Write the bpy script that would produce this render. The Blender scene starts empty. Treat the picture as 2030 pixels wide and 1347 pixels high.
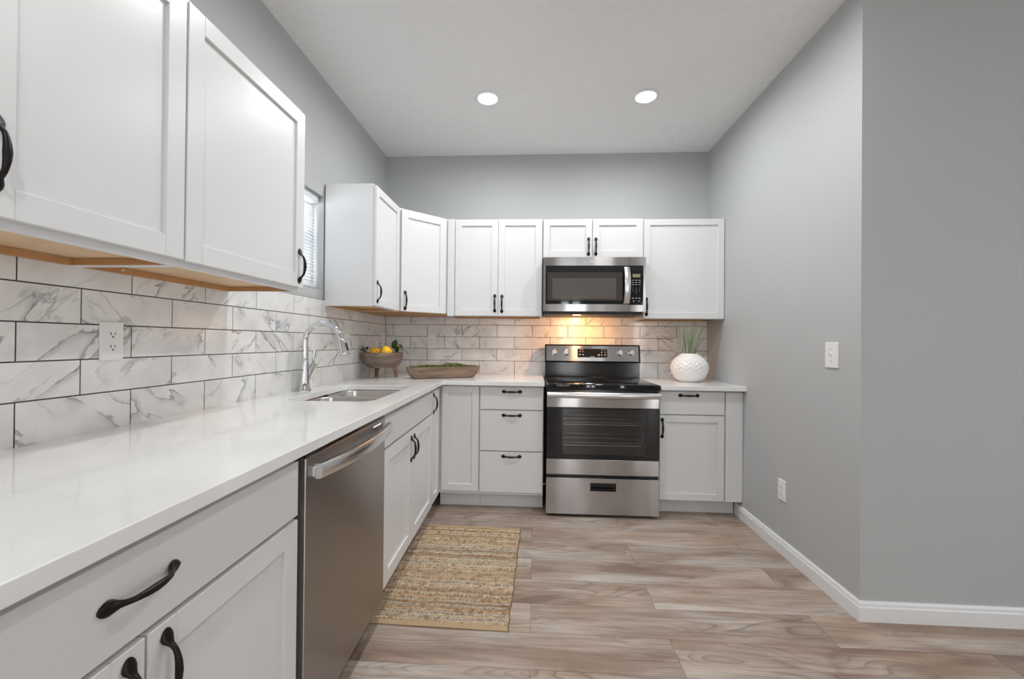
import bpy, bmesh, math, random
from mathutils import Vector, Matrix
random.seed(7)
R = math.radians
S = bpy.context.scene
COL = S.collection

# ------------------------------------------------------------------ camera, world, exposure
YAW, PITCH, ROLL = 0.0560, 0.0056, 0.0094
cy_, sy_, cp_, sp_, cr_, sr_ = (math.cos(YAW), math.sin(YAW), math.cos(PITCH), math.sin(PITCH), math.cos(ROLL), math.sin(ROLL))
vr, vf, vu = Vector((cy_, sy_, 0)), Vector((-sy_, cy_, 0)), Vector((0, 0, 1))
vf, vu = vf*cp_ + vu*sp_, vu*cp_ - vf*sp_
vr, vu = vr*cr_ + vu*sr_, vu*cr_ - vr*sr_
cam_data = bpy.data.cameras.new('camera')
cam_data.sensor_fit = 'HORIZONTAL'; cam_data.sensor_width = 36.0
cam_data.lens = 829.2249*36.0/2030.0
cam_data.clip_start = 0.02
cam = bpy.data.objects.new('camera', cam_data); COL.objects.link(cam)
m = Matrix.Identity(4)
for i in range(3):
    m[i][0], m[i][1], m[i][2] = vr[i], vu[i], -vf[i]
m[0][3], m[1][3], m[2][3] = 1.2900, -3.5341, 1.1933
cam.matrix_world = m
S.camera = cam
S.view_settings.view_transform = 'Standard'
S.view_settings.look = 'None'
S.view_settings.gamma = 1.0
S.view_settings.use_curve_mapping = False
S.view_settings.exposure = 0.06
world = bpy.data.worlds.new('daylight'); S.world = world
world.use_nodes = True
bg = world.node_tree.nodes['Background']
bg.inputs[0].default_value = (0.80, 0.90, 1.0, 1); bg.inputs[1].default_value = 3.0
CAN_STRENGTH = 265.0        # recessed ceiling lamps
FILL_STRENGTH = 2.7        # fill light: added unseen door panes and the wide rear window
REAR_STRENGTH = 9.0         # daylit glass behind the camera
WINDOW_POWER = 50.0         # daylight outside the kitchen window
HOOD_POWER = 3.7            # warm cooktop lamp under the microwave

# ------------------------------------------------------------------ dimensions
W, H, YR = 2.706, 2.785, -1.63      # right wall, ceiling, where the right wall turns away
CT = 0.918                          # worktop height, left and back
CTR = 0.905                         # worktop height right of the range
TILT = 0.02                         # the sink run stands a degree off square

# ------------------------------------------------------------------ helpers
def new_bm(): return bmesh.new()
def box(bm, x0, x1, y0, y1, z0, z1, bev=0.0, seg=2):
    vs = [bm.verts.new((x, y, z)) for x in (x0, x1) for y in (y0, y1) for z in (z0, z1)]
    q = [(0, 1, 3, 2), (4, 6, 7, 5), (0, 4, 5, 1), (2, 3, 7, 6), (0, 2, 6, 4), (1, 5, 7, 3)]
    fs = [bm.faces.new([vs[i] for i in f]) for f in q]
    if bev > 0:
        es = set(e for f in fs for e in f.edges)
        bmesh.ops.bevel(bm, geom=list(es), offset=bev, segments=seg, affect='EDGES', profile=0.5)
def prism(bm, pts, z0, z1, axis='Z'):
    def P(a, b, c):
        return {'Z': (a, b, c), 'Y': (a, c, b), 'X': (c, a, b)}[axis]
    lo = [bm.verts.new(P(a, b, z0)) for a, b in pts]; hi = [bm.verts.new(P(a, b, z1)) for a, b in pts]
    n = len(pts)
    bm.faces.new(lo[::-1]); bm.faces.new(hi)
    for i in range(n):
        bm.faces.new((lo[i], lo[(i+1) % n], hi[(i+1) % n], hi[i]))
def rrect(x0, x1, y0, y1, r, n=6):
    out = []
    for cx, cy, a0 in ((x1-r, y1-r, 0), (x0+r, y1-r, 90), (x0+r, y0+r, 180), (x1-r, y0+r, 270)):
        for i in range(n+1):
            a = R(a0+90*i/n); out.append((cx+r*math.cos(a), cy+r*math.sin(a)))
    return out
def loft(bm, rings, closed=True, cap0=True, cap1=True):
    vr_ = [[bm.verts.new(p) for p in ring] for ring in rings]
    n = len(vr_[0])
    for a, b in zip(vr_[:-1], vr_[1:]):
        for i in range(n if closed else n-1):
            j = (i+1) % n
            bm.faces.new((a[i], a[j], b[j], b[i]))
    if cap0: bm.faces.new(vr_[0][::-1])
    if cap1: bm.faces.new(vr_[-1])
def lathe(bm, prof, n=32, c=(0, 0, 0), cap0=True, cap1=True):
    loft(bm, [[(c[0]+r*math.cos(2*math.pi*i/n), c[1]+r*math.sin(2*math.pi*i/n), c[2]+z) for i in range(n)] for r, z in prof], True, cap0, cap1)
def tube(bm, pts, rad, n=12, caps=True):
    pts = [Vector(p) for p in pts]
    if not isinstance(rad, (list, tuple)): rad = [rad]*len(pts)
    rings = []; prev = None
    for i, p in enumerate(pts):
        t = (pts[min(i+1, len(pts)-1)] - pts[max(i-1, 0)]).normalized()
        if prev is None:
            u = t.orthogonal().normalized()
        else:
            u = (prev - t*prev.dot(t)).normalized()
        prev = u; v = t.cross(u)
        r = rad[i]
        rings.append([p + u*(r*math.cos(2*math.pi*k/n)) + v*(r*math.sin(2*math.pi*k/n)) for k in range(n)])
    loft(bm, rings, True, caps, caps)
def cyl(bm, p0, p1, r, n=24): tube(bm, [p0, p1], r, n)
def xform(bm, mat, since=0):
    bm.verts.ensure_lookup_table()
    bmesh.ops.transform(bm, matrix=mat, verts=bm.verts[since:])

def obj(name, bm, mat, parent=None, smooth=None, label=None, loc=None, rotz=0.0):
    bmesh.ops.recalc_face_normals(bm, faces=bm.faces)
    me = bpy.data.meshes.new(name); bm.to_mesh(me); bm.free()
    if smooth is not None:
        me.polygons.foreach_set('use_smooth', [True]*len(me.polygons))
        if smooth < 180:
            me.set_sharp_from_angle(angle=R(smooth))
    if mat is not None: me.materials.append(mat)
    o = bpy.data.objects.new(name, me); COL.objects.link(o)
    if parent is not None: o.parent = parent
    if loc: o.location = loc
    if rotz: o.rotation_euler = (0, 0, rotz)
    if label: o['label'] = label
    return o
def thing(name, label, cat, loc=(0, 0, 0), rotz=0.0, group=None):
    o = bpy.data.objects.new(name, None); COL.objects.link(o)
    o.empty_display_size = 0.05
    o.location = loc; o.rotation_euler = (0, 0, rotz)
    return tag(o, label, cat, group)
def tag(o, label, cat, group=None):
    o['label'] = label; o['category'] = cat
    if group: o['group'] = group
    return o
def struct(name, bm, mat, smooth=None, label=None):
    o = obj(name, bm, mat, None, smooth); o['kind'] = 'structure'
    return o
def copy_tree(o, parent=None):
    c = o.copy(); COL.objects.link(c)
    if parent is not None: c.parent = parent
    for ch in list(o.children): copy_tree(ch, c)
    return c

# ------------------------------------------------------------------ materials
def srgb(r, g, b):
    f = lambda c: (c/255/12.92) if c/255 <= 0.04045 else ((c/255+0.055)/1.055)**2.4
    return (f(r), f(g), f(b), 1)
def mat(name, color=(0.8, 0.8, 0.8, 1), rough=0.5, metal=0.0, **kw):
    mt = bpy.data.materials.new(name); mt.use_nodes = True
    b = mt.node_tree.nodes['Principled BSDF']
    b.inputs['Base Color'].default_value = color
    b.inputs['Roughness'].default_value = rough
    b.inputs['Metallic'].default_value = metal
    for k, v in kw.items(): b.inputs[k].default_value = v
    return mt, mt.node_tree, b
def nd(t, typ, **props):
    n = t.nodes.new(typ)
    for k, v in props.items(): setattr(n, k, v)
    return n
def L(t, a, b): t.links.new(a, b)
def noise(t, vec, scale, detail=4, rough=0.5, dist=0.0):
    n = nd(t, 'ShaderNodeTexNoise'); n.inputs['Scale'].default_value = scale; n.inputs['Detail'].default_value = detail
    n.inputs['Roughness'].default_value = rough; n.inputs['Distortion'].default_value = dist
    if vec is not None: L(t, vec, n.inputs['Vector'])
    return n.outputs['Fac']
def ramp(t, fac, stops, interp='LINEAR'):
    n = nd(t, 'ShaderNodeValToRGB'); n.color_ramp.interpolation = interp
    e = n.color_ramp.elements
    while len(e) < len(stops): e.new(0.5)
    for x, (p, c) in zip(e, stops):
        x.position = p; x.color = c if len(c) == 4 else (*c, 1)
    L(t, fac, n.inputs[0]); return n.outputs[0]
def math_(t, op, a, b=None, c=None):
    n = nd(t, 'ShaderNodeMath', operation=op)
    for i, v in enumerate((a, b, c)):
        if v is None: continue
        if isinstance(v, (int, float)): n.inputs[i].default_value = v
        else: L(t, v, n.inputs[i])
    return n.outputs[0]
def mix(t, fac, a, b, blend='MIX'):
    n = nd(t, 'ShaderNodeMix', data_type='RGBA', blend_type=blend)
    for s, v in ((n.inputs[0], fac), (n.inputs[6], a), (n.inputs[7], b)):
        if isinstance(v, (int, float)): s.default_value = v
        elif isinstance(v, tuple): s.default_value = v
        else: L(t, v, s)
    return n.outputs[2]
def objvec(t, scale=(1, 1, 1), add=None):
    tc = nd(t, 'ShaderNodeTexCoord'); mp = nd(t, 'ShaderNodeMapping'); mp.inputs['Scale'].default_value = scale
    src = tc.outputs['Object']
    if add is not None:
        va = nd(t, 'ShaderNodeVectorMath', operation='ADD'); L(t, src, va.inputs[0]); L(t, add, va.inputs[1]); src = va.outputs[0]
    L(t, src, mp.inputs[0]); return mp.outputs[0]
def bump(t, b, h, strength=0.2, dist=0.002):
    n = nd(t, 'ShaderNodeBump'); n.inputs['Strength'].default_value = strength; n.inputs['Distance'].default_value = dist
    L(t, h, n.inputs['Height']); L(t, n.outputs[0], b.inputs['Normal'])
def attr(t, name):
    n = nd(t, 'ShaderNodeAttribute'); n.attribute_name = name; return n

def m_paint(name, c, rough, bscale=0, bstr=0.1):
    mt, t, b = mat(name, c, rough)
    if bscale:
        bump(t, b, noise(t, objvec(t), bscale, 3), bstr, 0.001)
    return mt
M_CAB = m_paint('white_cabinet_paint', srgb(224, 224, 224), 0.32, 60, 0.03)
M_WALL = m_paint('grey_wall_paint', srgb(186, 188, 188), 0.62, 240, 0.08)
M_TRIM = m_paint('white_trim_paint', srgb(236, 237, 238), 0.35)
M_PLATE = m_paint('white_plastic', srgb(236, 236, 234), 0.3)
M_DARK = m_paint('dark_gap', (0.012, 0.012, 0.013, 1), 0.5)
M_HANDLE, t, b = mat('oil_rubbed_bronze', srgb(42, 40, 39), 0.36, 0.75)
M_BLACK = m_paint('black_enamel', (0.010, 0.010, 0.011, 1), 0.12)
M_BGLASS, t, b = mat('black_glass', (0.006, 0.006, 0.007, 1), 0.04)
M_RING = m_paint('burner_print', srgb(78, 78, 78), 0.25)
M_MARK = m_paint('pale_print', srgb(190, 190, 188), 0.5)

def m_ceiling():
    mt, t, b = mat('knockdown_ceiling', srgb(241, 241, 240), 0.8)
    v = objvec(t)
    h = ramp(t, noise(t, v, 26, 3, 0.55, 0.4), [(0.44, (0, 0, 0)), (0.56, (1, 1, 1))])
    bump(t, b, h, 0.45, 0.004); return mt
M_CEIL = m_ceiling()

def posvec(t, scale, off=(0, 0, 0)):
    a = attr(t, 'pos'); mp = nd(t, 'ShaderNodeMapping'); mp.inputs['Scale'].default_value = scale; mp.inputs['Location'].default_value = off
    L(t, a.outputs['Vector'], mp.inputs[0]); return mp.outputs[0]
def m_marble():
    mt, t, b = mat('marble_tile', (0.8, 0.8, 0.8, 1), 0.09)
    def vein(scale, off, width, fw, lo, hi, dark, soft):
        n = noise(t, posvec(t, scale, off), 1.0, 9, 0.47, 0.12)
        d = math_(t, 'SUBTRACT', n, 0.5)
        ln = ramp(t, math_(t, 'ABSOLUTE', d), [(0.0, (1, 1, 1)), (width*0.4, (0.7, 0.7, 0.7)), (width, (0, 0, 0))])
        fe = ramp(t, d, [(0.0, (0, 0, 0)), (0.0015, (0.85, 0.85, 0.85)), (fw*0.5, (0.55, 0.55, 0.55)), (fw, (0, 0, 0))])
        mk = ramp(t, noise(t, posvec(t, (5, 5, 1), off), 1.0, 2), [(lo, (0, 0, 0)), (hi, (1, 1, 1))])
        return math_(t, 'MULTIPLY', math_(t, 'MULTIPLY', ln, mk), dark), math_(t, 'MULTIPLY', math_(t, 'MULTIPLY', fe, mk), soft)
    l1, f1 = vein((2.4, 7.0, 1), (0, 0, 0), 0.009, 0.055, 0.47, 0.63, 0.72, 0.50)
    l2, f2 = vein((3.6, 12.0, 1), (17, 5, 3), 0.012, 0.03, 0.52, 0.66, 0.55, 0.2)
    cl = ramp(t, noise(t, posvec(t, (9, 9, 1)), 1.0, 5, 0.6), [(0.30, srgb(221, 219, 217)), (0.65, srgb(236, 235, 233))])
    c = mix(t, f1, cl, srgb(138, 140, 146))
    c = mix(t, f2, c, srgb(150, 151, 155))
    c = mix(t, l1, c, srgb(96, 97, 103))
    c = mix(t, l2, c, srgb(120, 120, 124))
    L(t, c, b.inputs['Base Color']); return mt
M_MARBLE = m_marble()
M_GROUT = m_paint('charcoal_grout', srgb(58, 58, 60), 0.8)

def m_quartz():
    mt, t, b = mat('white_quartz', srgb(240, 240, 239), 0.07)
    v = objvec(t, (1, 1, 1))
    n1 = noise(t, v, 2.2, 6, 0.55, 1.2)
    ln = ramp(t, math_(t, 'ABSOLUTE', math_(t, 'SUBTRACT', n1, 0.5)), [(0.0, (1, 1, 1)), (0.01, (0, 0, 0))])
    mk = ramp(t, noise(t, v, 5.0, 2), [(0.55, (0, 0, 0)), (0.7, (0.4, 0.4, 0.4))])
    cl = ramp(t, noise(t, v, 3.0, 4), [(0.35, srgb(232, 232, 231)), (0.65, srgb(243, 243, 242))])
    L(t, mix(t, math_(t, 'MULTIPLY', ln, mk), cl, srgb(178, 176, 172)), b.inputs['Base Color']); return mt
M_QUARTZ = m_quartz()

def m_floor():
    mt, t, b = mat('greige_plank', (0.4, 0.35, 0.3, 1), 0.40)
    a = attr(t, 'seed')
    n0 = noise(t, posvec(t, (1.5, 6.5, 1)), 1.0, 4, 0.5, 0.35)
    base = ramp(t, n0, [(0.30, srgb(150, 129, 114)), (0.43, srgb(176, 157, 143)), (0.55, srgb(194, 179, 167)), (0.70, srgb(214, 206, 199))])
    field = noise(t, posvec(t, (1.0, 5.2, 1), (3, 9, 0)), 1.0, 2, 0.4, 0.3)
    rings = math_(t, 'FRACT', math_(t, 'MULTIPLY', field, 24.0))
    rr = ramp(t, rings, [(0.0, (0, 0, 0)), (0.15, (0.6, 0.6, 0.6)), (0.7, (1, 1, 1)), (0.92, (0.75, 0.75, 0.75)), (1.0, (0, 0, 0))])
    rm = ramp(t, noise(t, posvec(t, (1.6, 6.0, 1), (7, 2, 0)), 1.0, 2), [(0.40, (0, 0, 0)), (0.60, (0.68, 0.68, 0.68))])
    c = mix(t, math_(t, 'MULTIPLY', math_(t, 'SUBTRACT', 1.0, rr), rm), base, srgb(112, 92, 82))
    kn = noise(t, posvec(t, (2.4, 6.5, 1), (1, 4, 0)), 1.0, 3, 0.5, 0.8)
    c = mix(t, ramp(t, kn, [(0.58, (0, 0, 0)), (0.74, (0.75, 0.75, 0.75))]), c, srgb(122, 101, 90))
    c = mix(t, ramp(t, noise(t, posvec(t, (0.8, 3.0, 1), (5, 5, 0)), 1.0, 2), [(0.45, (0, 0, 0)), (0.65, (0.5, 0.5, 0.5))]), c, mix(t, 1.0, c, srgb(244, 226, 204), 'MULTIPLY'))
    fine = noise(t, posvec(t, (3.5, 62.0, 1)), 1.0, 5, 0.65)
    c = mix(t, ramp(t, fine, [(0.36, (0.45, 0.45, 0.45)), (0.56, (0, 0, 0))]), c, srgb(128, 108, 96))
    sx = nd(t, 'ShaderNodeSeparateXYZ'); L(t, a.outputs['Vector'], sx.inputs[0])
    tint = math_(t, 'FRACT', math_(t, 'MULTIPLY', sx.outputs[0], 0.37))
    c = mix(t, 0.9, c, ramp(t, tint, [(0.0, (0.84, 0.83, 0.82)), (1.0, (1.0, 1.0, 1.0))]), 'MULTIPLY')
    L(t, c, b.inputs['Base Color'])
    bump(t, b, fine, 0.08, 0.001); return mt
M_FLOOR = m_floor()
M_SEAM = m_paint('plank_seam', srgb(96, 82, 74), 0.7)

def m_steel(name, c, rough, axis='Z', streak=(1, 1, 120), wave=0.35):
    mt, t, b = mat(name, c, rough, 1.0)
    n = noise(t, objvec(t, streak), 2.0, 3, 0.6)
    L(t, ramp(t, n, [(0.3, tuple(x*0.985 for x in c[:3])), (0.7, c[:3])]), b.inputs['Base Color'])
    L(t, math_(t, 'MULTIPLY_ADD', n, 0.03, rough-0.015), b.inputs['Roughness'])
    tg = nd(t, 'ShaderNodeCombineXYZ'); tg.inputs[2].default_value = 1.0     # brushed sideways: highlights spread up and down
    b.inputs['Anisotropic'].default_value = 0.97
    L(t, tg.outputs[0], b.inputs['Tangent'])
    w = noise(t, objvec(t, (2.2, 2.2, 1.1)), 2.0, 1)
    bump(t, b, w, wave, 0.012)
    return mt
M_STEEL = m_steel('brushed_steel', (0.43, 0.415, 0.41, 1), 0.20)
M_STEELD = m_steel('dark_brushed_steel', (0.43, 0.41, 0.40, 1), 0.30, streak=(2, 2, 3), wave=0.1)
M_STEELB, t, b = mat('bright_steel', (0.80, 0.80, 0.80, 1), 0.22, 1.0)
M_SINK, t, b = mat('sink_steel', (0.56, 0.545, 0.53, 1), 0.27, 1.0)
M_CHROME, t, b = mat('chrome', (0.72, 0.73, 0.75, 1), 0.045, 1.0)

def m_wood(name, c0, c1, c2, sc, rough=0.6, bstr=0.2):
    mt, t, b = mat(name, c1, rough)
    v = objvec(t, sc)
    n0 = noise(t, v, 3.0, 5, 0.6, 0.7)
    c = ramp(t, n0, [(0.28, c0), (0.5, c1), (0.74, c2)])
    f = noise(t, objvec(t, tuple(s*9 for s in sc)), 6.0, 3)
    c = mix(t, ramp(t, f, [(0.40, (0.4, 0.4, 0.4)), (0.6, (0, 0, 0))]), c, c0)
    L(t, c, b.inputs['Base Color']); bump(t, b, f, bstr, 0.001); return mt
M_MAPLE = m_wood('raw_maple', srgb(212, 178, 138), srgb(226, 194, 156), srgb(234, 206, 170), (6, 1.2, 6), 0.55, 0.03)
M_RAIL = m_wood('raw_rail', srgb(176, 130, 84), srgb(190, 144, 98), srgb(200, 156, 110), (6, 1.2, 6), 0.6, 0.03)
M_BOWL = m_wood('weathered_bowl_wood', srgb(92, 76, 66), srgb(132, 113, 100), srgb(160, 142, 128), (1.5, 1.5, 9), 0.75, 0.35)
M_TRAY = m_wood('weathered_tray_wood', srgb(100, 84, 72), srgb(142, 120, 102), srgb(176, 142, 114), (1.2, 9, 12), 0.75, 0.35)
M_LEG = m_wood('weathered_leg_wood', srgb(104, 80, 64), srgb(150, 126, 106), srgb(172, 150, 130), (8, 8, 2), 0.75, 0.3)
M_VASE = m_paint('matt_white_ceramic', srgb(238, 237, 235), 0.55)
def m_lemon():
    mt, t, b = mat('lemon_skin', srgb(250, 190, 24), 0.4)
    v = objvec(t)
    L(t, ramp(t, noise(t, v, 14, 2), [(0.3, srgb(247, 176, 12)), (0.7, srgb(253, 204, 40))]), b.inputs['Base Color'])
    bump(t, b, noise(t, v, 260, 2), 0.25, 0.001); return mt
M_LEMON = m_lemon()
def m_var(name, c0, c1, sc, rough=0.6):
    mt, t, b = mat(name, c0, rough)
    L(t, ramp(t, noise(t, objvec(t), sc, 2), [(0.35, c0), (0.65, c1)]), b.inputs['Base Color']); return mt
M_LEAF = m_var('lemon_leaf', srgb(34, 60, 26), srgb(70, 104, 48), 18, 0.45)
M_MOSS = m_var('dried_moss', srgb(44, 56, 16), srgb(122, 132, 52), 60, 0.9)
def m_grass():
    mt, t, b = mat('grass_blade', srgb(120, 140, 110), 0.6)
    a = attr(t, 'seed')
    L(t, ramp(t, a.outputs['Fac'], [(0.0, srgb(84, 108, 76)), (0.45, srgb(150, 166, 136)), (1.0, srgb(222, 222, 196))]), b.inputs['Base Color']); return mt
M_GRASS = m_grass()
def m_rug():
    mt, t, b = mat('jute_weave', srgb(190, 160, 120), 0.92)
    a = attr(t, 'tone')
    n = noise(t, objvec(t, (260, 260, 260)), 1.0, 2)
    c = mix(t, ramp(t, n, [(0.35, (0.22, 0.22, 0.22)), (0.7, (0, 0, 0))]), a.outputs['Color'], srgb(110, 82, 56))
    L(t, c, b.inputs['Base Color']); bump(t, b, n, 0.3, 0.001); return mt
M_RUG = m_rug()
def m_emit(name, c, s):
    mt = bpy.data.materials.new(name); mt.use_nodes = True; t = mt.node_tree; t.nodes.clear()
    e = nd(t, 'ShaderNodeEmission'); e.inputs[0].default_value = c; e.inputs[1].default_value = s
    o = nd(t, 'ShaderNodeOutputMaterial'); L(t, e.outputs[0], o.inputs[0]); return mt
M_LAMP = m_emit('lamp_lens', (0.975, 0.99, 1.0, 1), CAN_STRENGTH)
M_REAR = m_emit('daylit_glass', (0.95, 0.98, 1.0, 1), REAR_STRENGTH)
M_FILL = m_emit('fill_glass', (0.95, 0.98, 1.0, 1), FILL_STRENGTH)
M_HOODLENS = m_emit('warm_lens', (1.0, 0.66, 0.33, 1), 8.0)
M_DISPLAY = m_emit('display_glow', srgb(200, 196, 150), 0.42)
M_LED = m_emit('led_strip', (0.80, 0.88, 1.0, 1), 1.6)
def m_glass():
    mt, t, b = mat('window_glass', (1, 1, 1, 1), 0.0); b.inputs['Transmission Weight'].default_value = 1.0
    b.inputs['IOR'].default_value = 1.05; return mt
M_GLASS = m_glass()
def m_blind():
    mt, t, b = mat('blind_slat', srgb(240, 241, 242), 0.5)
    tr = nd(t, 'ShaderNodeBsdfTranslucent'); tr.inputs[0].default_value = srgb(238, 242, 246)
    ms = nd(t, 'ShaderNodeMixShader'); ms.inputs[0].default_value = 0.22
    out = t.nodes['Material Output']; L(t, b.outputs[0], ms.inputs[1]); L(t, tr.outputs[0], ms.inputs[2]); L(t, ms.outputs[0], out.inputs[0]); return mt
M_BLIND = m_blind()
def m_oven():
    mt, t, b = mat('oven_window', (0.02, 0.02, 0.02, 1), 0.05)
    b.inputs['Transmission Weight'].default_value = 1.0; b.inputs['Base Color'].default_value = (0.6, 0.59, 0.58, 1); b.inputs['IOR'].default_value = 1.5; return mt
M_OVENG = m_oven()
M_OVENIN = m_paint('oven_cavity', srgb(150, 147, 143), 0.45)
M_MESHGLASS, t, b = mat('screened_glass', srgb(64, 60, 57), 0.06)
M_MESHGLASS2, t, b = mat('screened_glass_inner', srgb(90, 85, 80), 0.07)

# ------------------------------------------------------------------ setting: shell
XR, YB = 5.6, -7.2     # how far the room runs to the right and behind
WY0, WY1, WZ0, WZ1 = -1.88, -1.055, 1.495, 2.068      # kitchen window opening
bm = new_bm()
def wl(y0, y1, z0, z1): box(bm, -0.16, -0.008, y0, y1, z0, z1)
wl(YB, WY0, 0, H); wl(WY1, 0.16, 0, H); wl(WY0, WY1, 0, WZ0); wl(WY0, WY1, WZ1, H)
struct('wall_left', bm, M_WALL)
bm = new_bm(); box(bm, -0.008, XR, 0.008, 0.16, 0, H); struct('wall_back', bm, M_WALL)
bm = new_bm(); box(bm, W, W+0.12, YR, 0.008, 0, H); struct('wall_right', bm, M_WALL)
bm = new_bm(); box(bm, W+0.12, XR, YR, YR+0.12, 0, H); struct('wall_return', bm, M_WALL)
bm = new_bm(); box(bm, XR, XR+0.12, YB, 0.16, 0, H); struct('wall_outer', bm, M_WALL)
bm = new_bm()
RW = [(1.90, 2.06, 0.15, 2.15), (2.16, 2.32, 0.15, 2.15), (3.78, 3.98, 0.15, 2.15), (0.25, 0.95, 0.9, 2.1)]  # wide window enlarged as fill light; narrow strips follow streaks on the range
box(bm, -0.16, XR+0.12, YB-0.12, YB, 0, H)
struct('wall_rear', bm, M_WALL)
for k, (x0, x1, z0, z1) in enumerate(RW):
    bm = new_bm()
    for a in ((x0-0.07, x0, z0-0.07, z1+0.07), (x1, x1+0.07, z0-0.07, z1+0.07), (x0, x1, z0-0.07, z0), (x0, x1, z1, z1+0.07)):
        box(bm, a[0], a[1], YB, YB+0.03, a[2], a[3])
    f = struct('window_%d' % (k+2), bm, M_TRIM)
    bm = new_bm(); box(bm, x0, x1, YB+0.002, YB+0.012, z0, z1)
    obj('window_pane', bm, M_REAR if x1-x0 < 0.3 else M_FILL, f)
PY0, PY1 = -4.9, -3.2          # unseen glass door added in the outer wall to light the left run
bm = new_bm()
for a in ((PY0-0.08, PY0, 0, 2.18), (PY1, PY1+0.08, 0, 2.18), (PY0, PY1, 2.10, 2.18), (PY0, PY1, 0, 0.08), (-4.09, -4.01, 0.08, 2.10)):
    box(bm, XR-0.04, XR, a[0], a[1], a[2], a[3])
pd = struct('fill_door_1', bm, M_TRIM)
for y0, y1 in ((PY0, -4.09), (-4.01, PY1)):
    bm = new_bm(); box(bm, XR-0.02, XR-0.008, y0, y1, 0.08, 2.10); obj('fill_door_pane', bm, M_FILL, pd)
bm = new_bm(); box(bm, -0.16, XR+0.12, YB-0.12, 0.16, H, H+0.1); struct('ceiling', bm, M_CEIL)

# slab pieces with a random seed each: floor planks and wall tiles
def seeded(name, rects, place, matl, back, kind='structure', grain=True):
    """rects: (u0,u1,v0,v1); place(u,v,d)->xyz with d the height above the surface's back"""
    verts, faces, seeds, pos = [], [], [], []
    for (u0, u1, v0, v1) in rects:
        s = (random.uniform(0, 60), random.uniform(0, 60), random.uniform(0, 60))
        e = 0.0006
        b0 = len(verts)
        aa = R(random.choice((32, 38, 44, -36, -42, 50, 28))) if grain else 0.0
        fl = random.choice((1, -1)) if grain else 1
        for d, q in ((-0.002, 0), (-0.0005, 0), (0, e)):
            for (u, v) in ((u0+q, v0+q), (u1-q, v0+q), (u1-q, v1-q), (u0+q, v1-q)):
                verts.append(place(u, v, d))
                p_, q_ = (u-u0), (v-v0)
                pos.append((s[0]+fl*(p_*math.cos(aa)+q_*math.sin(aa)), s[1]-p_*math.sin(aa)+q_*math.cos(aa), s[2]))
        for r in (0, 4):
            for i in range(4):
                j = (i+1) % 4; faces.append((b0+r+i, b0+r+j, b0+r+4+j, b0+r+4+i)); seeds.append(s)
        faces.append((b0+8, b0+9, b0+10, b0+11)); seeds.append(s)
    nb = len(faces)
    for (u0, u1, v0, v1) in back:
        b0 = len(verts)
        for d in (-0.008, -0.0018):
            for (u, v) in ((u0, v0), (u1, v0), (u1, v1), (u0, v1)): verts.append(place(u, v, d)); pos.append((u, v, 0))
        for i in range(4):
            j = (i+1) % 4; faces.append((b0+i, b0+j, b0+4+j, b0+4+i)); seeds.append((0, 0, 0))
        faces.append((b0+4, b0+5, b0+6, b0+7)); seeds.append((0, 0, 0))
        faces.append((b0+3, b0+2, b0+1, b0)); seeds.append((0, 0, 0))
    me = bpy.data.meshes.new(name); me.from_pydata(verts, [], faces); me.update()
    me.materials.append(matl[0]); me.materials.append(matl[1])
    me.polygons.foreach_set('material_index', [0]*nb+[1]*(len(faces)-nb))
    at = me.attributes.new('seed', 'FLOAT_VECTOR', 'FACE')
    at.data.foreach_set('vector', [c for s in seeds for c in s])
    at = me.attributes.new('pos', 'FLOAT_VECTOR', 'POINT'); at.data.foreach_set('vector', [c for p in pos for c in p])
    bmn = bmesh.new(); bmn.from_mesh(me); bmesh.ops.recalc_face_normals(bmn, faces=bmn.faces); bmn.to_mesh(me); bmn.free()
    o = bpy.data.objects.new(name, me); COL.objects.link(o); o['kind'] = kind
    return o

# floor: planks 194 mm wide along X, joints alternating
PL, PW = 1.22, 0.194
rects = []
r = 0
y = -0.839+PW*5
k = 5
while y > YB:
    y1, y0 = y, y-PW
    x = (1.84 if (k % 2) else 2.50) - 4*PL
    while x < XR:
        a, b_ = max(x, -0.01), min(x+PL, XR)
        if b_-a > 0.02:
            rects.append((a+0.0006, b_-0.0006, max(y0, YB)+0.0006, min(y1, 0.008)-0.0006))
        x += PL
    y = y0; k -= 1
rects = [q for q in rects if q[3]-q[2] > 0.01]
seeded('floor', rects, lambda u, v, d: (u, v, d), (M_FLOOR, M_SEAM), [(-0.01, XR, YB, 0.008)], grain=False)

# tiles
TP, TQ, ZA = 0.2985, 0.1011, 1.3336
G = 0.0017
rows = [(ZA, ZA+TQ+0.002), (ZA-TQ, ZA), (ZA-2*TQ, ZA-TQ), (ZA-3*TQ, ZA-2*TQ), (CT-0.004, ZA-3*TQ)]
rl = []
for i, (z0, z1) in enumerate(rows):
    s = -(0.475+(1.5 if i % 2 else 2.0)*TP) + 6*TP
    while s > -3.6:
        a, b_ = max(s-TP, -3.5), min(s, 0.0)
        if b_-a > 0.01: rl.append((a+G, b_-G, z0+G, z1-G))
        s -= TP
seeded('trim_1', rl, lambda u, v, d: (d, u, v), (M_MARBLE, M_GROUT), [(-3.5, 0.0, CT-0.004, ZA+TQ+0.002)])
rb = []
for i, (z0, z1) in enumerate(rows):
    s = 0.0689+(0 if i % 2 else TP/2) - 2*TP
    if i == 4: z0 = CTR-0.004
    while s < W:
        a, b_ = max(s, 0.0), min(s+TP, W)
        if b_-a > 0.01: rb.append((a+G, b_-G, z0+G, z1-G))
        s += TP
seeded('trim_2', rb, lambda u, v, d: (u, -d, v), (M_MARBLE, M_GROUT), [(0.0, W, CTR-0.004, ZA+TQ+0.002)])

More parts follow.
